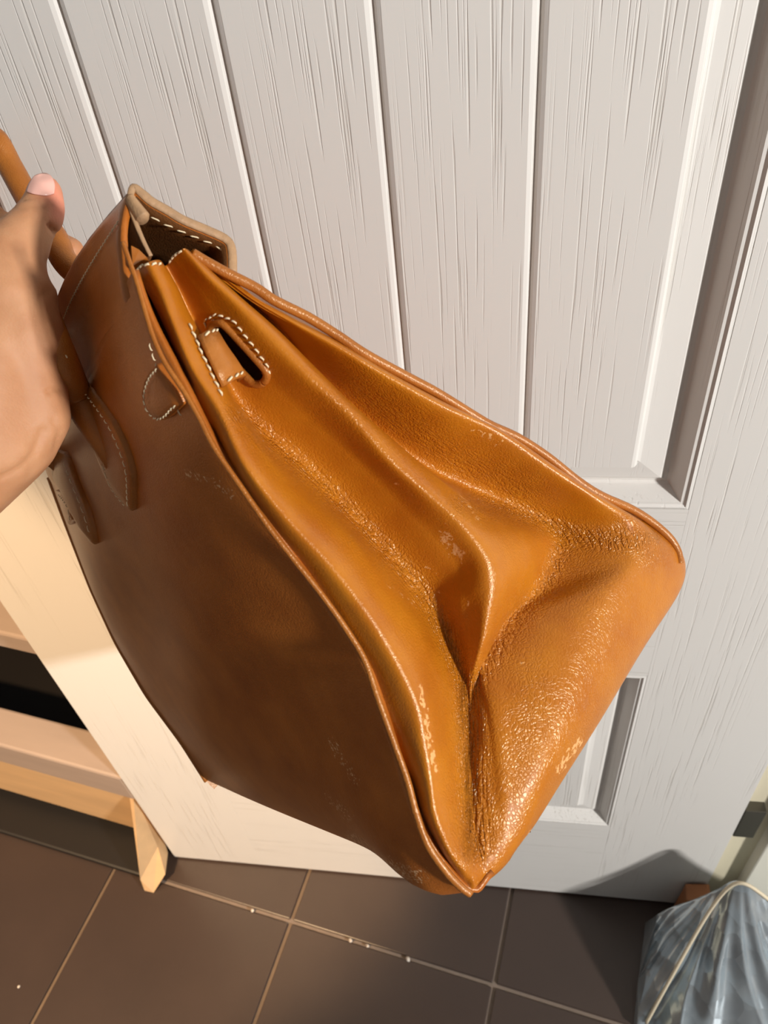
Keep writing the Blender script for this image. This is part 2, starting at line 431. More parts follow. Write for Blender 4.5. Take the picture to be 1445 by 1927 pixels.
# ================================================================== WOODEN RACK at left
rack = empty('shoe_rack', M=MR)
tag(rack, 'low pale wooden rack with grey boards standing behind the open door edge', 'rack')
MRi = np.array(MR.inverted())
def rk(p): return (MRi @ np.r_[p, 1.0])[:3]
nF = np.array([TA[0], TA[1], 0.0])          # rack front plane normal (world)
def on_front(px, py, a): return rk(at_plane(px, py, F0+nF*a, nF))
AF = 0.058
c1 = on_front(228, 1466, AF); c2 = on_front(218, 1496, AF)
zt, zb = c1[2], c2[2]; xr = c1[0]
box('shelf_board', (-1.0, AF, zb), (xr, AF+0.055, zt), M_PLANK, rack, 0.004)
AU = AF+0.05
u1 = on_front(78, 1236, AU)
box('shelf_board', (-1.0, AU, u1[2]), (0.06, AU+0.10, u1[2]+0.035), M_PLANK, rack, 0.004)
ap = on_front(244, 1556, AF+0.012)
box('apron', (-1.0, AF+0.012, ap[2]), (xr+0.006, AF+0.034, zb-0.001), M_WOODL, rack, 0.002)
# leaning end leg with chamfered foot
leg_px = [(242, 1484), (264, 1655), (272, 1676), (289, 1680), (311, 1645), (297, 1594), (250, 1487)]
leg_z = [zb, 0.03, 0.006, 0.0, 0.02, 0.055, zb]
L3 = []
for (x, y), z in zip(leg_px, leg_z): L3.append(rk(at_z(x, y, max(z, 0.0))))
L3 = np.array(L3); thk = np.array([-0.012, 0.03, 0.0])
n = len(L3)
V = list(L3)+list(L3+thk)
Fs = [tuple(range(n)), tuple(range(n, 2*n))[::-1]]+[(k, (k+1) % n, n+(k+1) % n, n+k) for k in range(n)]
mesh('leg', V, Fs, M_WOODL, rack, smooth=False)
box('leg', (-0.035, AU+0.03, 0.0), (-0.012, AU+0.055, u1[2]), M_WOODL, rack, 0.002)
box('leg', (-0.98, AU+0.03, 0.0), (-0.955, AU+0.055, u1[2]), M_WOODL, rack, 0.002)
box('leg', (-0.98, AF+0.004, 0.0), (-0.955, AF+0.03, zb), M_WOODL, rack, 0.002)

# ================================================================== HANDBAG
RB = np.array([[0.47590144, 0.59432054, -0.64830619],
               [0.17857082, 0.65648318, 0.73289992],
               [0.86117959, -0.4645567, 0.20629299]])
TBG = np.array([0.00266067, -0.11821131, -0.48328496])
def bproj(P):
    P = np.atleast_2d(P) @ RB.T+TBG
    return np.stack([CX+F*P[:, 0]/-P[:, 2], CY-F*P[:, 1]/-P[:, 2], -P[:, 2]], 1)
BO = RB.T @ (-TBG)
def bray(px, py): return RB.T @ ray(px, py)
def bx(px, py, x):
    d = bray(px, py); return BO+d*((x-BO[0])/d[0])
def bdep(px, py, dep):
    return BO+bray(px, py)*dep
MB = np.eye(4); MB[:3, :3] = RW @ RB; MB[:3, 3] = RW @ TBG+CAM
bag = empty('handbag', M=Matrix(MB.tolist()))
tag(bag, 'worn tan leather handbag with cream stitching, held tilted by its handles', 'handbag')

# ---- visible gusset, traced as a lattice of fold lines (pixel, offset from the end plane in mm)
G = [
 [(254,512,-8),(278,494,2),(300,489,-2),(312,500,-16),(325,482,-8),(345,468,0),(354,470,-4),(358,474,-10),(362,477,-9),(366,480,-12)],
 [(276,548,-8),(303,545,3),(330,534,-4),(336,545,-20),(362,525,-8),(393,523,1),(403,520,-6),(408,522,-14),(415,517,-7),(424,512,-12)],
 [(303,602,-8),(322,597,5),(354,588,-4),(362,600,-24),(400,580,-10),(445,572,2),(453,566,-8),(458,564,-18),(478,566,-4),(495,550,-10)],
 [(343,692,-7),(362,692,7),(398,672,-3),(412,690,-26),(455,660,-12),(510,640,3),(520,628,-10),(530,620,-22),(545,606,-2),(556,586,-8)],
 [(385,795,-6),(411,769,8),(436,752,-2),(455,765,-28),(520,735,-14),(580,712,4),(592,696,-12),(600,684,-24),(625,651,0),(640,634,-7)],
 [(430,880,-5),(460,872,10),(487,843,0),(507,825,-28),(580,790,-14),(655,780,5),(668,764,-12),(690,745,-26),(720,709,1),(735,692,-6)],
 [(500,990,-4),(535,970,10),(560,930,0),(587,893,-27),(660,860,-12),(735,868,6),(757,842,-12),(785,820,-26),(830,770,2),(845,752,-5)],
 [(570,1078,-3),(615,1055,11),(650,1010,0),(672,980,-25),(740,940,-10),(800,925,7),(825,900,-10),(865,890,-26),(932,817,2),(952,812,-5)],
 [(640,1180,-2),(690,1150,12),(730,1110,0),(752,1062,-22),(810,1010,-6),(865,980,9),(905,965,-6),(955,950,-24),(1038,888,3),(1058,880,-4)],
 [(688,1255,-2),(745,1240,12),(785,1190,0),(800,1125,-20),(860,1070,-4),(915,1040,10),(975,1010,-3),(1030,985,-20),(1128,945,4),(1150,940,-4)],
 [(720,1340,-2),(785,1325,12),(815,1260,-1),(828,1172,-18),(870,1130,-4),(930,1090,9),(990,1060,-2),(1052,1030,-16),(1190,990,4),(1230,985,-3)],
 [(746,1400,-2),(800,1395,11),(835,1320,-2),(852,1230,-16),(880,1180,-5),(922,1150,6),(970,1125,-3),(1025,1105,-13),(1200,1045,4),(1270,1032,-4)],
 [(772,1470,-2),(812,1465,10),(850,1390,-3),(868,1275,-14),(885,1240,-6),(907,1220,1),(935,1195,-4),(965,1165,-10),(1155,1110,5),(1281,1071,-4)],
 [(790,1530,-2),(822,1530,9),(862,1450,-4),(876,1302,-12),(883,1296,-11),(890,1290,-10),(902,1278,-9),(928,1240,-7),(1115,1180,6),(1266,1122,-4)],
 [(825,1600,-2),(848,1595,8),(872,1510,-4),(880,1380,-10),(888,1372,-9),(897,1364,-7),(915,1352,-3),(950,1330,1),(1090,1282,8),(1203,1224,-4)],
 [(855,1645,-2),(872,1630,7),(880,1560,-2),(886,1480,-6),(893,1472,-5),(903,1462,-3),(925,1450,0),(960,1435,4),(1058,1390,8),(1126,1356,-4)],
 [(872,1668,-2),(885,1645,5),(890,1600,1),(895,1570,-2),(904,1565,-1),(916,1558,0),(935,1548,2),(962,1535,4),(1012,1502,5),(1050,1480,-4)],
 [(885,1684,-3),(895,1670,1),(903,1658,1),(912,1653,0),(921,1647,0),(931,1639,0),(943,1629,0),(959,1612,0),(979,1588,-1),(998,1564,-4)],
]
XE = 0.175
C6 = [(404,516,-3),(456,562,-4),(524,622,-3),(597,695,-3),(671,767,-3),(756,842,-3),(822,900,-3),(895,962,-4)]
C7 = [(403,517,-14),(453,563,-24),(520,624,-28),(592,697,-30),(666,769,-32),(754,842,-31),(832,892,-29),(930,935,-26)]
for r_ in range(1, 9): G[r_][6] = C6[r_-1]; G[r_][7] = C7[r_-1]
for r_ in range(len(G)):                      # tuck the far seam in, then curl the lower edge round to the base
    if r_ < 11:
        a_, b_ = G[r_][8], G[r_][9]; G[r_][9] = (a_[0]*0.3+b_[0]*0.7, a_[1]*0.3+b_[1]*0.7, b_[2]-2)
        G[r_].append((b_[0]*1.1-a_[0]*0.1, b_[1]*1.1-a_[1]*0.1, b_[2]-8))
    else:
        a_, b_ = G[r_][8], G[r_][9]; L_ = math.hypot(b_[0]-a_[0], b_[1]-a_[1])
        G[r_].append((b_[0]+3*(b_[0]-a_[0])/L_, b_[1]+3*(b_[1]-a_[1])/L_, -20) if r_ < 16 else (b_[0], b_[1], -10))
G.append([(x-10.0*(k_ > 7), y+(5.0 if k_ < 8 else -3.0), -16 if k_ < 9 else -12) for k_, (x, y, o) in enumerate(G[-1])])
NC = 11
G3 = np.array([[bx(px, py, XE+o/1000.0) for px, py, o in row] for row in G])    # rows x cols x 3
NV, NU = 300, 190
tv = np.linspace(0, len(G)-1, NV); tu = np.linspace(0, NC-1, NU)
A = np.stack([catmull(G3[:, c], tv) for c in range(NC)], 1)      # NV x 10 x 3
GS = np.stack([catmull(A[i], tu) for i in range(NV)], 0)          # NV x NU x 3
GP = bproj(GS.reshape(-1, 3)).reshape(NV, NU, 3)
def poly_dist(px, py, pts):
    pts = np.array(pts, float); best = np.full(px.shape, 1e9)
    for a, b in zip(pts[:-1], pts[1:]):
        d = b-a; t = np.clip(((px-a[0])*d[0]+(py-a[1])*d[1])/(d@d), 0, 1)
        best = np.minimum(best, np.hypot(px-a[0]-t*d[0], py-a[1]-t*d[1]))
    return best
PXg, PYg = GP[..., 0], GP[..., 1]
slot_axis = [(411, 628), (482, 706)]
slot_d = poly_dist(PXg, PYg, slot_axis)
hole = (slot_d < 17) & (np.arange(NU)[None, :] > 3.1/10*NU) & (np.arange(NU)[None, :] < 5/10*NU)
skip = hole[:-1, :-1] & hole[1:, 1:] & hole[1:, :-1] & hole[:-1, 1:]
gus = mesh('gusset', GS.reshape(-1, 3), gridfaces(NU, NV, True, skip=skip), M_LEATHER, bag)
# uv in metres
lu = np.zeros((NV, NU)); lu[:, 1:] = np.cumsum(np.linalg.norm(np.diff(GS, axis=1), axis=2), axis=1)
lv = np.zeros((NV, NU)); lv[1:] = np.cumsum(np.linalg.norm(np.diff(GS, axis=0), axis=2), axis=0)
uvv = np.stack([lu-lu[:, NU//2:NU//2+1], lv], 2).reshape(-1, 2)
uvl = gus.data.uv_layers.new(name='UVMap')
li = np.zeros(len(gus.data.loops), dtype=np.int32); gus.data.loops.foreach_get('vertex_index', li)
uvl.data.foreach_set('uv', uvv[li].ravel())
def attr(o, name, val):
    a = o.data.attributes.new(name, 'FLOAT', 'POINT'); a.data.foreach_set('value', np.asarray(val, np.float32).ravel())
def bump(d, r): return np.exp(-(d/r)**2)
wr = np.zeros((NV, NU))
for pts, r, k in [
    ([(450,780),(510,835),(590,900),(675,985),(755,1068),(805,1130),(835,1190),(858,1250),(882,1300)], 32, 0.9),
    ([(880,1290),(888,1400),(890,1500),(895,1600)], 44, 1.0),
    ([(885,1290),(930,1240),(970,1165),(1030,1100),(1060,1030)], 34, 0.8),
    ([(870,945),(950,955),(1030,985),(1085,1010),(1160,1020),(1230,1010)], 30, 0.9),
    ([(960,1200),(1010,1330),(960,1500)], 75, 0.45),
    ([(1120,1080),(1130,1250),(1060,1420)], 85, 0.38),
    ([(660,730),(760,800),(880,880),(980,930)], 60, 0.58),
    ([(1180,1000),(1225,1040)], 40, 0.7)]:
    wr = np.maximum(wr, k*bump(poly_dist(PXg, PYg, pts), r))
attr(gus, 'wrinkle', np.clip(wr, 0, 1))
we = np.zeros((NV, NU))
for pts, r, k in [
    ([(835,1010),(865,1045)], 26, 0.50), ([(800,1060),(830,1110)], 26, 0.36), ([(720,890),(790,950),(840,990)], 15, 0.36),
    ([(860,920),(905,985)], 10, 0.42), ([(890,805),(960,845)], 20, 0.42), ([(730,1100),(800,1150)], 14, 0.38),
    ([(790,1290),(812,1420),(820,1450)], 13, 0.50), ([(1090,1395),(1050,1450)], 15, 0.50), ([(960,1250),(1015,1245)], 5, 0.45),
    ([(655,770),(700,740)], 30, 0.26), ([(880,1130),(885,1170)], 8, 0.40), ([(620,980),(700,1040)], 10, 0.30),
    ([(900,1660),(960,1620),(1000,1560)], 6, 0.40), ([(1250,1010),(1275,1090),(1240,1160)], 7, 0.25),
    ([(480,900),(560,1000),(640,1080)], 14, 0.22)]:
    we = np.maximum(we, k*bump(poly_dist(PXg, PYg, pts), r))
attr(gus, 'wear', we)
sm_ = gus.modifiers.new('thickness', 'SOLIDIFY'); sm_.thickness = 0.0016; sm_.offset = -1.0

def gus_at(px, py):
    d = np.hypot(PXg-px, PYg-py)
    k = d < 5.0
    if not k.any(): k = d <= d.min()+1e-6
    idx = np.where(k); j = np.argmin(GP[..., 2][idx]+0.0008*d[idx])
    return GS[idx[0][j], idx[1][j]]

# ---- panels. y as a function of (x, z), edges read off the photograph
zr_t = np.array([0.000, 0.002, 0.013, 0.027, 0.039, 0.062, 0.093, 0.137, 0.171, 0.188, 0.209, 0.237, 0.255, 0.275, 0.30])
yr_t = np.array([-.0885, -.0885, -.089, -.087, -.083, -.071, -.055, -.049, -.044, -.042, -.035, -.027, -.018, -.004, 0.006])
zl_t = np.array([0.003, 0.038, 0.083, 0.128, 0.169, 0.220, 0.251, 0.275, 0.30])
yl_t = np.array([-.091, -.083, -.076, -.064, -.049, -.027, -.013, -.003, 0.006])
def smo(zt, yt):
    zz = np.linspace(zt[0], zt[-1], 241); yy = np.interp(zz, zt, yt)
    k = np.hanning(25); k /= k.sum(); yp = np.r_[2*yy[0]-yy[12:0:-1], yy, 2*yy[-1]-yy[-2:-14:-1]]
    return zz, np.convolve(yp, k, 'valid')
ZR, YR = smo(zr_t, yr_t); ZL, YL = smo(zl_t, yl_t)
def ypan(x, z):
    s = np.clip((XE-x)/0.35, 0, 1)
    b = 0.0125*np.sin(np.pi*np.clip(z/0.27, 0, 1))**0.8
    sag = 0.0035*np.sin(6.0*s+z*30)*np.sin(np.pi*s)*np.sin(np.pi*np.clip(z/0.26, 0, 1))
    cb = 0.0072*np.exp(-((XE-0.028-x)/0.030)**2)*np.clip((XE+0.004-x)/0.022, 0, 1)*np.clip(1-z/0.06, 0, 1)
    return (1-s)*np.interp(z, ZR, YR)+s*np.interp(z, ZL, YL)-b*(4*s*(1-s))**0.9+sag-cb
def pan_at(px, py, lift=0.0):
    d = bray(px, py)
    ts = np.linspace(0.15, 0.95, 3200); P = BO+ts[:, None]*d
    v = P[:, 1]-(ypan(P[:, 0], np.clip(P[:, 2], 0, .3))-lift)
    k = np.where((v[:-1] < 0) & (v[1:] >= 0) & (P[1:, 0] < 0.20))[0]
    if len(k) == 0: k = [np.argmin(np.abs(v))]
    return P[k[0]]
ZTOP = 0.252
def csag(x): return 0.0022*math.exp(-((XE-0.012-x)/0.030)**2)
nu, nv = 90, 80
xs = np.linspace(XE+0.001, -XE, nu)
zs = np.r_[np.linspace(-0.0085, 0.012, 10), np.linspace(0.0155, ZTOP, nv-10)]
PV = []
for z in zs:
    for x in xs:
        zz = max(z, 0.0); y = float(ypan(x, zz))
        if z < 0.008:                       # roll under into the base
            q = (0.008-z)/0.0165; y += 0.012*q*q
        if z < 0: z = z*min(1.0, max(0.1, (XE-x)/0.035))
        PV.append((x, y, z-csag(x)*max(0.0, 1-max(z, 0)/0.03)))
pan = mesh('back_panel', PV, gridfaces(nu, nv, True), M_PANEL, bag)
sp_ = pan.modifiers.new('thickness', 'SOLIDIFY'); sp_.thickness = 0.0022; sp_.offset = -1.0

pp = bproj(np.array(PV)); pw_ = np.zeros(len(PV))
for pts, r, k in [([(660,1575),(720,1625),(790,1650)], 26, 0.47), ([(620,1390),(650,1440),(675,1480)], 16, 0.44), ([(620,1500),(660,1540)], 22, 0.40),
                  ([(350,890),(410,910),(440,935)], 18, 0.45), ([(720,1330),(745,1430)], 10, 0.28)]:
    pw_ = np.maximum(pw_, k*bump(poly_dist(pp[:, 0], pp[:, 1], pts), r))
attr(pan, 'wear', pw_)

# far panel, base, hidden end
zf = np.array([-0.004, 0.0, 0.024, 0.067, 0.115, 0.157, 0.201, 0.233, 0.250])
yf = np.array([0.084, 0.091, 0.096, 0.080, 0.062, 0.043, 0.025, 0.012, 0.006])
FV = []
zs2 = np.linspace(-0.006, 0.250, 50)
for z in zs2:
    for x in np.linspace(XE-0.012, -XE, 60):
        s = (XE-x)/0.35
        FV.append((x, np.interp(z, zf, yf)+0.006*math.sin(math.pi*s)*math.sin(math.pi*max(z, 0)/0.25), z))
fp = mesh('front_panel', FV, gridfaces(60, 50, True), M_PANEL, bag)
m_ = fp.modifiers.new('thickness', 'SOLIDIFY'); m_.thickness = 0.0022; m_.offset = -1
BV = []
for i in range(20):
    u = i/19
    for j in range(40):
        x = XE-0.006-0.325*j/39
        y = -0.078+u*(0.084+0.078); BV.append((x, y, -0.0055-0.002*(1-(2*u-1)**4)-csag(x)*(1-u)**3))
mesh('base', BV, gridfaces(40, 20, True), M_PANEL, bag)
LV = []
for i in range(50):
    z = zs2[i]; y0 = np.interp(max(z, 0.003), ZL, YL); y1 = np.interp(z, zf, yf)
    for j in range(30):
        u = j/29; LV.append((-XE+0.030*math.sin(math.pi*u)*min(1, z/0.12 if z > 0 else 0), y0+(y1-y0)*u, z))
mesh('gusset', LV, gridfaces(30, 50, True), M_STRAP, bag)

# ---- pipings
c1p = [(231,456),(243,491),(258,534),(276,597),(289,637),(310,682),(347,738),(374,785),(403,842),(456,920),(510,998),(560,1062),(606,1120),(650,1182),(686,1242),(710,1312),(742,1400),(766,1468),(782,1528),(804,1588),(838,1638),(866,1668),(884,1682)]
P1 = smooth_line([bx(px, py, XE+0.003) for px, py in c1p], 220)
r1 = np.interp(np.arange(220), [0, 60, 110, 150, 200, 219], [0.0009, 0.0010, 0.0011, 0.0013, 0.0016, 0.0014])
tube('piping', P1, r1, M_STRAP, bag, 10)
c9p = [(362,477),(385,491),(427,514),(480,541),(518,566),(580,597),(635,631),(689,667),(766,709),(824,740),(900,787),(927,802),(977,825),(1031,860),(1089,906),(1132,933),(1186,957),(1225,981),(1258,1010),(1274,1036),(1279,1060)]
P9 = smooth_line([bx(px, py, XE-0.004) for px, py in c9p], 180)
tube('piping', P9, 0.0021, M_STRAP, bag, 10)
PLf = np.stack([np.full(60, -XE), np.interp(np.linspace(0.003, 0.251, 60), ZL, YL), np.linspace(0.003, 0.251, 60)], 1)
tube('piping', PLf, 0.0016, M_STRAP, bag, 8)

# ---- stitching generator
def stitches(name, P, parent, pitch=0.0034, ln=0.0024, r=0.00042, off=None, seg=6):
    P = np.asarray(P, float)
    d = np.r_[0, np.cumsum(np.linalg.norm(np.diff(P, axis=0), axis=1))]
    V = []; Fs = []
    ev = lambda s: np.array([np.interp(s, d, P[:, k]) for k in range(3)])
    s = 0.0; off = np.zeros(3) if off is None else np.array(off)
    side = np.array([0.0, 0.0, 0.0])
    while s+ln < d[-1]+1e-6:
        a, b = ev(s), ev(s+ln); t = (b-a)/(np.linalg.norm(b-a)+1e-9)
        sk = np.cross(t, off if np.linalg.norm(off) > 0 else [1, 0, 0]); sk /= np.linalg.norm(sk)+1e-9
        Q = [a+off*0.2+sk*0.00025, a*0.8+b*0.2+off+sk*0.0002, a*0.2+b*0.8+off-sk*0.0002, b+off*0.2-sk*0.00025]
        v, f = tube_data(Q, [r*0.6, r, r, r*0.6], seg)
        o = len(V); V += v; Fs += [tuple(o+k for k in q) for q in f]
        s += pitch
    return mesh(name, V, Fs, M_THREAD, parent)
OUTX = np.array([0.0006, 0, 0])

# gusset top ends
stitches('stitching', resample([gus_at(*p) for p in [(258,512),(266,503),(280,500),(294,497),(306,498)]], 0.001), bag, off=(0.001, 0, 0.0003))
stitches('stitching', resample([gus_at(*p) for p in [(318,496),(326,486),(338,477),(350,473),(356,475)]], 0.001), bag, off=(0.001, 0, 0.0003))

# ---- strap slot: rim, stitching, the strap loop through it, the stitched opening in the near roll
def rim_pts(rad, n=46):
    a, b = np.array(slot_axis[0], float), np.array(slot_axis[1], float)
    t = (b-a)/np.linalg.norm(b-a); nn = np.array([t[1], -t[0]]); pts = []
    for k in range(n):
        th = 2*math.pi*k/n
        c, s = math.cos(th), math.sin(th)
        p = (b if c > 0 else a)+t*rad*c+nn*rad*s
        pts.append(p)
    return np.array(pts)
q = np.array(slot_axis, float).mean(0); base_off = bx(*q, XE)
sx = gus_at(455, 640)[0]; 
def on_slot(px, py, lift=0.0):       # plane fitted through the folded strip around the slot
    return slot_plane(px, py, lift)
cand = [(430,600),(470,640),(505,690),(520,720),(450,615)]
Q = np.array([gus_at(*p) for p in cand])
A_ = np.c_[Q[:, 1:], np.ones(len(Q))]; co = np.linalg.lstsq(A_, Q[:, 0], rcond=None)[0]
def slot_plane(px, py, lift=0.0):
    # interpolate x along the fold between strip edge and valley using lattice columns
    g = gus_at(px, py); return g+np.array([lift, 0, 0])
rimp = rim_pts(19.5)
R3 = np.array([gus_at(*p) for p in rimp])
k3 = np.array([0.25, 0.5, 0.25])
for _ in range(6): R3 = 0.25*np.roll(R3, 1, 0)+0.5*R3+0.25*np.roll(R3, -1, 0)
R3c = np.vstack([R3, R3[:1]])
srim = tube('slot_rim', resample(R3c, n=90)+np.array([0.0006, 0, 0]), 0.0017, M_STRAP, bag, 10)
sp2 = rim_pts(29.0)
keep = [p for p in sp2 if not (p[0] < 428 and p[1] > 640 and p[0] < 430) and not (p[0] < 398 and p[1] > 618)]
S3 = [gus_at(*p) for p in [(386,622),(385,608),(392,599),(404,595),(420,598),(436,605),(448,620),(464,640),(478,660),(490,676),(500,690),(504,704),(502,718),(494,727),(482,728),(472,722),(464,714)]]
stitches('stitching', resample(smooth_line(S3, 80), 0.001), bag, off=(0.0012, 0, 0))
# dark pocket behind the slot (open inside of the bag lining)
lip = [(356,608),(362,604),(366,612),(375,637),(386,662),(397,688),(408,712),(420,737),(429,757),(431,760)]
L3s = [gus_at(*p) for p in [(357,612),(363,628),(371,645),(377,660),(385,677),(393,694),(401,711),(408,726),(416,742),(426,757)]]
stitches('stitching', resample(smooth_line(L3s, 60), 0.001), bag, off=(0.0012, 0, 0.0004))
# strap loop: a short bent band from the near roll into the slot
sa = [(374,631),(390,666),(405,698),(419,727)]                 # end on the near roll
sb = [(414,616),(432,645),(452,672),(471,701)]                 # end in the slot
xa, xb = XE+0.0045, XE-0.0035
SV = []; nst = 14
for i in range(4):
    a = bx(*sa[i], xa); b = bx(*sb[i], xb)
    for k in range(nst):
        u = k/(nst-1)
        p = a+(b-a)*u; p = p+np.array([0.0025*math.sin(math.pi*min(1, u*1.15)), 0, 0])
        if u > 0.9: p = p+np.array([-0.006*(u-0.9)/0.1, 0, 0])
        SV.append(p)
# lengthen ends along the band: tuck under the roll
stp = mesh('strap_loop', SV, gridfaces(nst, 4, True), M_STRAP, bag)
ms = stp.modifiers.new('thickness', 'SOLIDIFY'); ms.thickness = 0.0034; ms.offset = -1
SVa = np.array(SV).reshape(4, nst, 3)
e0 = SVa[0]*0.86+SVa[1]*0.14; e3 = SVa[3]*0.86+SVa[2]*0.14
stitches('stitching', resample(e0[2:-2], 0.001), stp, off=(0.0006, 0, 0), pitch=0.0040, ln=0.0028)
stitches('stitching', resample(e3[2:-2], 0.001), stp, off=(0.0006, 0, 0), pitch=0.0040, ln=0.0028)

# ---- pieces sewn on the near panel: pixel outline -> solid plate on the panel surface
def pnorm(p):
    e = 0.002
    gx = (ypan(p[0]+e, p[2])-ypan(p[0]-e, p[2]))/(2*e); gz = (ypan(p[0], p[2]+e)-ypan(p[0], p[2]-e))/(2*e)
    n = np.array([gx, -1.0, gz]); return n/np.linalg.norm(n)
def plate(name, px_pts, thick, mat, dome=0.0, base=0.0003, n=64):
    out = np.array([pan_at(*p, lift=thick) for p in px_pts])
    out = resample(np.vstack([out, out[:1]]), n=n+1)[:-1]
    c = out.mean(0)
    xz = out[:, [0, 2]]
    V = []; Fs = []
    rings = [(1.0, -base), (1.0, thick*0.75), (0.965, thick), (0.7, thick+dome*0.6), (0.35, thick+dome*0.95), (0.0, thick+dome)]
    for s, h in rings[:-1]:
        for x, z in xz:
            X = c[0]+(x-c[0])*s; Z = c[2]+(z-c[2])*s
            p = np.array([X, ypan(X, Z), Z]); V.append(p+pnorm(p)*h)
    p = np.array([c[0], ypan(c[0], c[2]), c[2]]); V.append(p+pnorm(p)*rings[-1][1])
    for r in range(len(rings)-2):
        for k in range(n):
            Fs.append((r*n+k, r*n+(k+1) % n, (r+1)*n+(k+1) % n, (r+1)*n+k))
    for k in range(n): Fs.append(((len(rings)-2)*n+k, (len(rings)-2)*n+(k+1) % n, len(V)-1))
    o = mesh(name, V, Fs, mat, bag)
    bm = bmesh.new(); bm.from_mesh(o.data); bmesh.ops.recalc_face_normals(bm, faces=bm.faces); bm.to_mesh(o.data); bm.free()
    return o
def pan_line(pts, lift, n=80):
    return resample(smooth_line([pan_at(*p, lift=lift) for p in pts], n), 0.001)
YOFF = np.array([0, -0.0006, 0])
st = plate('strap_end', [(296,690),(284,702),(273,723),(268,746),(271,769),(280,784),(292,794),(304,797),(318,790),(340,768),(330,742),(312,715)], 0.0030, M_PANEL, 0.001)
stitches('stitching', pan_line([(296,694),(284,708),(276,726),(272,746),(275,766),(284,780),(296,788),(310,783),(324,768),(334,762)], 0.0044), st, 0.0030, 0.0020, 0.00027, YOFF)
stitches('stitching', pan_line([(283,646),(288,664),(296,688),(310,715),(324,742),(336,768),(345,790)], 0.0016), bag, 0.0036, 0.0026, 0.00027, YOFF)
# handle tabs
tab1 = [(166,737),(190,770),(214,805),(230,838),(241,868),(248,897),(249,930),(249,968),(241,961),(222,942),(207,920),(193,876),(182,853),(160,822),(137,789),(120,750),(140,716)]
T1 = plate('handle_tab', tab1, 0.0030, M_STRAP, 0.001)
tab2 = [(122,857),(132,882),(141,909),(155,942),(166,971),(174,1002),(179,1029),(172,1026),(156,996),(141,965),(120,928),(100,896),(96,870),(104,850)]
T2 = plate('handle_tab', tab2, 0.0030, M_STRAP, 0.003)
stitches('stitching', pan_line([(160,738),(184,770),(207,805),(222,838),(233,868),(239,897),(240,930),(241,955)], 0.0044), T1, 0.0042, 0.003, 0.00027, YOFF)
stitches('stitching', pan_line([(193,873),(200,893),(208,915),(222,935),(240,956)], 0.0044), T1, 0.0042, 0.003, 0.00027, YOFF)
stitches('stitching', pan_line([(120,868),(134,905),(148,940),(160,972),(170,1008)], 0.0050), T2, 0.0060, 0.0042, 0.00027, YOFF)
st2 = plate('strap_end', [(106,926),(116,930),(128,945),(136,962),(138,982),(132,992),(126,985),(120,965)], 0.003, M_PANEL, 0.001)
stitches('stitching', pan_line([(110,930),(122,945),(130,962),(132,980)], 0.0044), st2, 0.0060, 0.0042, 0.00027, YOFF)

# ---- flap: continues the near panel over the top and hangs on the far side
XF = 0.1655
ZTOPF = 0.246
prof_px = [(234,462),(231,432),(234,402),(240,374),(251,353),(266,363),(285,379),(315,396),(345,414),(390,433),(425,450),(436,470),(438,515),(436,552)]
PF = [np.array([XF, float(ypan(XF, z))-o, z]) for z, o in ((0.236, -0.0015), (0.248, 0.0))]+[bx(px, py, XF) for px, py in prof_px]
NP = 72
pr = smooth_line(PF, NP)
nl = 34
KF = int(NP*5/15)                                       # profile index of the fold
def lift(t, k): return 0.018*math.sin(math.pi*min(1, t*1.15))*min(1, max(0, (k-8)/(KF-8)))
def flap_pt(x, k):
    p = pr[k].copy(); p[0] = x; t = (XF-x)/0.322
    p[2] += lift(t, k)
    w = max(0.0, 1-k/float(KF))**1.6; p[1] = p[1]*(1-w)+(float(ypan(x, p[2]))+0.0020-0.0027*min(1, k/6))*w
    return p
flv = [flap_pt(XF-0.322*j/(nl-1), k) for j in range(nl) for k in range(NP)]
flap = mesh('flap', flv, gridfaces(NP, nl), M_PANEL, bag)
mf = flap.modifiers.new('thickness', 'SOLIDIFY'); mf.thickness = 0.0024; mf.offset = -1.0
flap.data.materials.append(M_INNER)
mf.material_offset = 1
# lining layer inside the fold and the raw tan edge running round the cut end
ln_px = [(284,482),(271,456),(259,428),(249,400),(244,377),(251,356)]
ln = smooth_line([bx(px, py, XF-0.0005) for px, py in ln_px], 26)
lnv = [np.array([XF-0.0005-0.30*j/11, p[1], p[2]+lift(j/11*0.93, KF)*min(1, i/20)]) for j in range(12) for i, p in enumerate(ln)]
lin = mesh('flap_lining', lnv, gridfaces(26, 12), M_INNER, bag)
ml = lin.modifiers.new('thickness', 'SOLIDIFY'); ml.thickness = 0.0014; ml.offset = 0
epx = ln_px[:-1]+prof_px[4:-1]
er = smooth_line([bx(px, py, XF+0.0004) for px, py in epx], 70)
V, Fs = tube_data(er, np.interp(np.arange(70), [0, 20, 28, 34, 69], [0.0007, 0.0009, 0.0014, 0.0017, 0.0016]), 10, True, flat=(1.15, 0.6), nrm=(1, 0, 0))
ed = mesh('flap_edge', V, Fs, M_EDGE, flap)
ed['label'] = 'pale raw leather edge'
# stitching inside the overhang
inn = [(284,408),(300,418),(320,427),(345,438),(370,448),(395,458),(412,466),(420,478),(424,494),(425,510)]
stitches('stitching', resample(smooth_line([bx(px, py, XF-0.004) for px, py in inn], 60), 0.001), flap, 0.0052, 0.0034, 0.00028, (0.0003, 0, 0))
# stitching along the fold on the outer face
fs_ = []
for x in np.linspace(XF-0.004, XF-0.20, 60):
    p = flap_pt(x, KF-6); q_ = flap_pt(x, KF-7); tt = p-q_; n_ = np.array([0, -tt[2], tt[1]]); n_ /= np.linalg.norm(n_)
    fs_.append(p+n_*0.0003)
stitches('stitching', resample(fs_, 0.001), flap, 0.0036, 0.0022, 0.00030, (0, -0.0005, 0.0001))
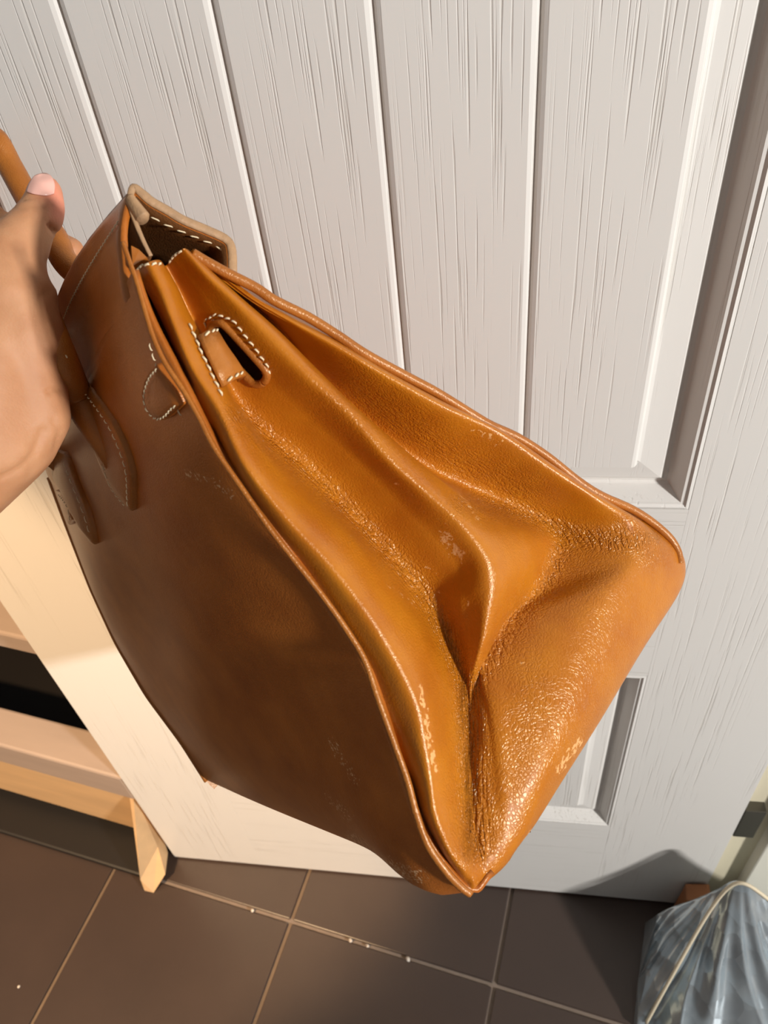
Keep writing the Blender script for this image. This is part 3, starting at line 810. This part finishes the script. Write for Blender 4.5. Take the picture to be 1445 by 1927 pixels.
# rounded tongue of folded lining hanging from the fold
tg = smooth_line([bx(*p, XF+0.001) for p in [(243,372),(250,384),(259,398),(267,410),(271,418)]], 20)
rr = np.interp(np.arange(20), [0, 8, 15, 18, 19], [0.0018, 0.0024, 0.0028, 0.0020, 0.0009])
V, Fs = tube_data(tg, rr, 12, True, flat=(1.0, 1.5), nrm=(1, 0, 0))
mesh('flap_tongue', V, Fs, M_EDGE, bag)
# inner turned-in corner of the near panel below the flap
cv = [bx(*p, x) for p, x in [((247,462),.170),((262,470),.166),((276,484),.166),((286,500),.160),((262,512),.164),((250,500),.170)]]
mesh('panel_corner', cv+[v+np.array([-0.01, 0.0015, 0]) for v in cv], [(0,1,2,3,4,5),(11,10,9,8,7,6)]+[(k, (k+1) % 6, 6+(k+1) % 6, 6+k) for k in range(6)], M_STRAP, bag, smooth=False)

# ---- handles
def bd(px, py, y):
    d = bray(px, py); return BO+d*((y-BO[1])/d[1])
hA = [pan_at(240,945, -.001), pan_at(226,898, -.002), pan_at(206,846, .000), pan_at(187,813, .002), pan_at(163,778, .005), pan_at(143,742, .008), bd(112,668,-0.030), bd(60,540,-0.012), bd(15,445,0.004), bd(-40,395,0.014)]
top = hA[-1]
hA += [top+np.array([-0.035, 0.0, 0.012]), top+np.array([-0.075, 0.0, 0.006]), top+np.array([-0.10, -0.004, -0.03]),
       np.array([-0.075, -0.04, 0.29]), pan_at(100,862, .005), pan_at(116,896, .000), pan_at(136,938, -.002), pan_at(158,988, -.001)]
hn = smooth_line(hA, 120)  # near handle
rA = np.interp(np.arange(120), [0, 7, 14, 21, 28, 92, 100, 112, 119], [0.001, 0.0042, 0.0064, 0.0072, 0.0072, 0.0070, 0.0060, 0.004, 0.001])
HA = tube('handle', hn, rA, M_STRAP, bag, 16)
hB = [np.array([0.055, 0.045, 0.19]), np.array([0.052, 0.034, 0.25]), bd(140,510,0.026), bd(103,447,0.034), bd(62,390,0.042), bd(20,315,0.050), bd(-12,262,0.054)]
top = hB[-1]
hB += [top+np.array([-0.03, 0.0, 0.004]), top+np.array([-0.075, -0.004, 0.0]), top+np.array([-0.10, -0.008, -0.03]), np.array([-0.075, 0.034, 0.25]), np.array([-0.075, 0.045, 0.19])]
hnB = smooth_line(hB, 120)
HB = tube('handle', hnB, 0.0068, M_STRAP, bag, 16)
# seam flange with stitching on each handle
def seam(h, pts, dirv, rad):
    d = np.array(dirv, float); d /= np.linalg.norm(d)
    stitches('stitching', resample(pts+d*rad, 0.001), h, 0.0042, 0.0030, 0.00042, d*0.0006)
seam(HA, hn[42:66], (0.8, -0.1, -0.55), 0.0070)
seam(HB, hnB[12:45], (0.1, -0.75, -0.6), 0.0066)

# ================================================================== HAND (one continuous body)
def capsule_pts(a, b, ra, rb, n=10):
    for k in range(n+1):
        t = k/n; yield a+(b-a)*t, ra+(rb-ra)*t
balls = []
def limb(pts):          # (px,py,depth,radius_mm)
    P = [(at_depth(x, y, d), r/1000) for x, y, d, r in pts]
    for (a, ra), (b, rb) in zip(P[:-1], P[1:]):
        L = np.linalg.norm(b-a); n = max(2, int(L/0.004))
        for p, r in capsule_pts(a, b, ra, rb, n): balls.append((p, r))
thumb = [(85,362,.343,8.0),(82,390,.342,9.4),(56,430,.339,10.6),(24,480,.335,14.5),(12,560,.334,19)]
limb(thumb)
limb([(98,392,.344,6.0),(92,415,.342,6.5)])
limb([(12,560,.334,19),(24,570,.335,18.5),(40,640,.338,19.5),(52,705,.340,16.5),(76,785,.342,13.5)])
limb([(30,560,.336,18),(-10,640,.338,24),(-20,740,.338,26),(-30,830,.338,27),(-110,900,.335,27),(-300,1040,.33,29),(-520,1200,.325,32)])
limb([(76,785,.342,13.5),(20,830,.342,20),(-70,890,.338,24)])
limb([(-10,640,.342,22),(-70,560,.352,22),(-130,520,.365,18)])
# fingers: rooted at the knuckles, closing round the handles
knk = [(-55,470,.378),(-75,545,.385),(-85,620,.390),(-90,690,.392)]
pip = [(10,430,.418),(5,520,.424),(0,600,.428),(-5,680,.428)]
dip = [(85,452,.428),(50,548,.430),(50,630,.432),(45,705,.430)]
tip = [(134,472,.420),(74,560,.424),(78,640,.424),(68,710,.422)]
for i in range(4):
    rr_ = [9.5, 10, 9.5, 8.5][i]
    limb([(-90,600-20+i*45,.365,13),(*knk[i], rr_+2),(*pip[i], rr_),(*dip[i], rr_-1),(*tip[i], rr_-1.8)])
bm = bmesh.new()
for p, r in balls:
    bmesh.ops.create_icosphere(bm, subdivisions=2, radius=r, matrix=Matrix.Translation(Vector(p)))
hand = bm_obj('person', bm, M_SKIN, None, True)
rmh = hand.modifiers.new('remesh', 'REMESH'); rmh.mode = 'VOXEL'; rmh.voxel_size = 0.0016; rmh.use_smooth_shade = True
smh = hand.modifiers.new('smooth', 'SMOOTH'); smh.factor = 0.5; smh.iterations = 14
dg = bpy.context.evaluated_depsgraph_get()
me2 = bpy.data.meshes.new_from_object(hand.evaluated_get(dg)); hand.modifiers.clear(); hand.data = me2
me2.polygons.foreach_set('use_smooth', [True]*len(me2.polygons))
if not me2.materials: me2.materials.append(M_SKIN)
vc = np.zeros(len(me2.vertices)*3); me2.vertices.foreach_get('co', vc); vc = vc.reshape(-1, 3)
def wproj(P):
    C = (P-CAM) @ RW
    return CX+F*C[:, 0]/-C[:, 2], CY-F*C[:, 1]/-C[:, 2], -C[:, 2]
hx, hy, hd = wproj(vc)
# creases: shallow grooves pressed into the skin
nr = np.zeros(len(me2.vertices)*3); me2.vertices.foreach_get('normal', nr); nr = nr.reshape(-1, 3)
dis = np.zeros(len(vc))
for pts, r, k in [([(44,376),(66,371),(92,372)], 2.5, 0.0006), ([(30,392),(60,388),(85,392)], 4, 0.0005), ([(103,436),(94,424)], 4, 0.0022),
                  ([(116,736),(104,732),(92,737)], 4, 0.0014), ([(0,900),(40,880),(66,850),(80,810)], 6, 0.0010), ([(88,490),(99,541),(76,560)], 5, 0.0006),
                  ([(100,790),(112,810),(104,845)], 4, 0.0008)]:
    dis -= k*bump(poly_dist(hx, hy, pts), r)*(hd < 0.36)
vc = vc+nr*dis[:, None]; me2.vertices.foreach_set('co', vc.ravel()); me2.update()
attr(hand, 'flush', np.clip(bump(poly_dist(hx, hy, [(112,400),(108,380),(90,345)]), 24)*0.8*(hd < 0.37)+bump(poly_dist(hx, hy, [(120,790)]), 40)*0.3, 0, 1))
tag(hand, 'bare left hand and wrist gripping the tan handbag by its handles', 'person')
# thumb nail: curved plate
nail_px = np.array([[(52,363),(62,366.5),(75,368.5),(88,369),(100,366)], [(55,353),(65,354),(77,355),(90,355),(101.5,353)],
                    [(60,343),(69,342),(79,341.5),(91,342),(100,344)], [(67,334),(74,331),(82,329.5),(90,331),(96,335)]], float)
from mathutils.bvhtree import BVHTree
bvh = BVHTree.FromPolygons([Vector(v) for v in vc], [tuple(p.vertices) for p in me2.polygons])
def hit(px, py, lift):
    d = Vector(wray(px, py)).normalized(); r = bvh.ray_cast(Vector(CAM), d)
    if r[0] is None:
        r = bvh.find_nearest(Vector(at_depth(px, py, .336)))
    return np.array(r[0]+r[1]*lift)
NG = np.array([[hit(x, y, 0.0007) for x, y in row] for row in nail_px])
nA = np.stack([catmull(NG[:, c], np.linspace(0, 3, 14)) for c in range(5)], 1)
nB = np.stack([catmull(nA[i], np.linspace(0, 4, 16)) for i in range(14)], 0)
nail = mesh('thumb_nail', nB.reshape(-1, 3), gridfaces(16, 14, True), M_NAIL, hand)
mn = nail.modifiers.new('thickness', 'SOLIDIFY'); mn.thickness = 0.0006; mn.offset = 0
nail['label'] = 'short bare thumbnail'

# ================================================================== SILVER FOIL BAG bottom right, doorstop
fb0 = np.array([0.32, 0.33, 0.0])
foil = empty('foil_bag', loc=tuple(fb0))
tag(foil, 'crinkled silver foil bag with cream drawcord on the floor by the door', 'bag')
nx, ny = 150, 120
xs_ = np.linspace(0.0, 1.0, nx)
FVv = np.zeros((ny, nx, 3))
ridge_px = [(1238, 1720, .392), (1262, 1707, .394), (1310, 1690, .396), (1350, 1672, .396), (1385, 1655, .394), (1420, 1668, .388), (1470, 1700, .385), (1560, 1745, .38), (1660, 1780, .38)]
ridge = smooth_line([at_y(px, py, y) for px, py, y in ridge_px], nx)
front_px = [(1196, 1927, .006), (1225, 1935, .02), (1260, 1945, .035), (1300, 1955, .045), (1345, 1965, .05), (1400, 1970, .05), (1460, 1980, .05), (1560, 1990, .05), (1680, 2000, .05)]
front = smooth_line([at_z(px, py, z) for px, py, z in front_px], nx)
rng = np.random.default_rng(2)
ph = rng.uniform(0, 6.28, 8)
for j in range(nx):
    r0, f0 = ridge[j], front[j]; u = xs_[j]
    back = np.array([r0[0], r0[1]+0.022, 0.0]); bot = np.array([f0[0]-0.002, f0[1]-0.4*f0[2]-0.004, 0.0])
    prof = [back, back*0.5+r0*0.5+np.array([0, 0.016, 0]), r0]
    for i in range(ny):
        t = i/(ny-1)
        if t < 0.18: p = back+(r0-back)*(t/0.18)
        elif t < 0.72:
            w = (t-0.18)/0.54; p = r0+(f0-r0)*w
        else:
            w = (t-0.72)/0.28; p = f0+(bot-f0)*w
        # pleats fan out from the gathered peak
        w2 = min(1, max(0, (t-0.16)/0.25)); dx = (r0[0]-0.245)
        q_ = (u-0.5)/(0.16+max(0.0, t-0.17)*1.1); r_w = min(1.0, math.hypot((u-0.5)*1.6, max(0, t-0.17))*3.2)
        fold = 0.9*(1-abs(math.sin(q_*5.2+ph[0]+0.5*math.sin(5*t)))**0.6)+0.55*math.sin(q_*11.3+ph[1]+2*t)+0.30*math.sin(q_*23+ph[2]-3*t)
        fold2 = 0.5*math.sin(13*t+ph[3]+9*u)+0.3*math.sin(31*t+ph[4]-14*u)
        hgt = 0.0120*w2*r_w*(fold+0.35*fold2)
        p = p+np.array([0.0, -0.45*hgt, 0.89*hgt])
        FVv[i, j] = p
fg = mesh('foil_cover', FVv.reshape(-1, 3)-fb0, gridfaces(nx, ny, True), M_FOIL, foil)
# side walls closing the cover
for jj, nm in ((0, 'side_panel'), (nx-1, 'side_panel')):
    ring = FVv[:, jj]-fb0; c = ring.mean(0); c[2] = 0.03
    V = list(ring)+[c+np.array([-0.006 if jj == 0 else 0.006, 0, 0])]
    mesh(nm, V, [(i, i+1, ny) for i in range(ny-1)]+[(ny-1, 0, ny)], M_FOIL, foil)
FB = FVv.reshape(-1, 3); fxp, fyp, fdp = wproj(FB)
def foil_at(px, py, lift=0.003):
    d = np.hypot(fxp-px, fyp-py); k = d < max(6, d.min()+0.5); idx = np.where(k)[0]; j = idx[np.argmin(fdp[idx])]
    dep = fdp[j]-lift; return at_depth(px, py, dep)-fb0
cp = [(1216,1925),(1240,1880),(1265,1835),(1292,1788),(1315,1745),(1335,1712),(1355,1685),(1372,1664),(1388,1655),(1405,1660),(1425,1676),(1447,1694),(1475,1716)]
C3 = np.array([foil_at(*p) for p in cp])
for _ in range(2): C3[1:-1] = 0.25*C3[:-2]+0.5*C3[1:-1]+0.25*C3[2:]
tube('drawcord', smooth_line(C3, 90), 0.0022, M_CORD, foil, 8)
# crumbs on the floor
def crumb(px, py, r, label, grp=None):
    bm = bmesh.new(); bmesh.ops.create_icosphere(bm, subdivisions=2, radius=r)
    for v in bm.verts: v.co *= 1+random.uniform(-0.28, 0.28); v.co.z *= 0.6
    lo = min(v.co.z for v in bm.verts)
    o = bm_obj('crumb', bm, M_CRUMB, None, True); p = at_z(px, py, 0.0); o.location = (p[0], p[1], -lo-0.0002)
    tag(o, label, 'crumb', grp)
M_CRUMB = simple('crumb_white', sr(206, 196, 184), 0.8)
crumb(475, 1714, 0.0024, 'white crumb on the floor joint nearest the rack leg', 'crumbs on the floor')
crumb(660, 1771, 0.0028, 'left one of two close white crumbs on the floor joint below the bag', 'crumbs on the floor')
crumb(692, 1781, 0.0020, 'right one of two close white crumbs on the floor joint below the bag', 'crumbs on the floor')
crumb(768, 1806, 0.0030, 'white crumb on the floor joint nearest the crossing of tile joints', 'crumbs on the floor')
crumb(36, 1857, 0.0020, 'single white crumb in the middle of a warmly lit floor tile', 'crumbs on the floor')
ds = mesh('wooden_block', [(x*0.036, y*0.020, z) for x, y, z in [(-.5,-.5,0),(.5,-.5,0),(.5,.5,0),(-.5,.5,0),(-.42,-.5,.080),(.42,-.5,.086),(.42,.5,.092),(-.42,.5,.086)]],
          [(3,2,1,0),(4,5,6,7),(0,1,5,4),(1,2,6,5),(2,3,7,6),(3,0,4,7)], M_ORANGE, None, False)
bv = ds.modifiers.new('bevel', 'BEVEL'); bv.width = 0.002; bv.segments = 2
ds.location = (0.266, DY-0.013, 0.0)
tag(ds, 'small orange-brown wooden block standing between the door bottom and the foil bag', 'block')
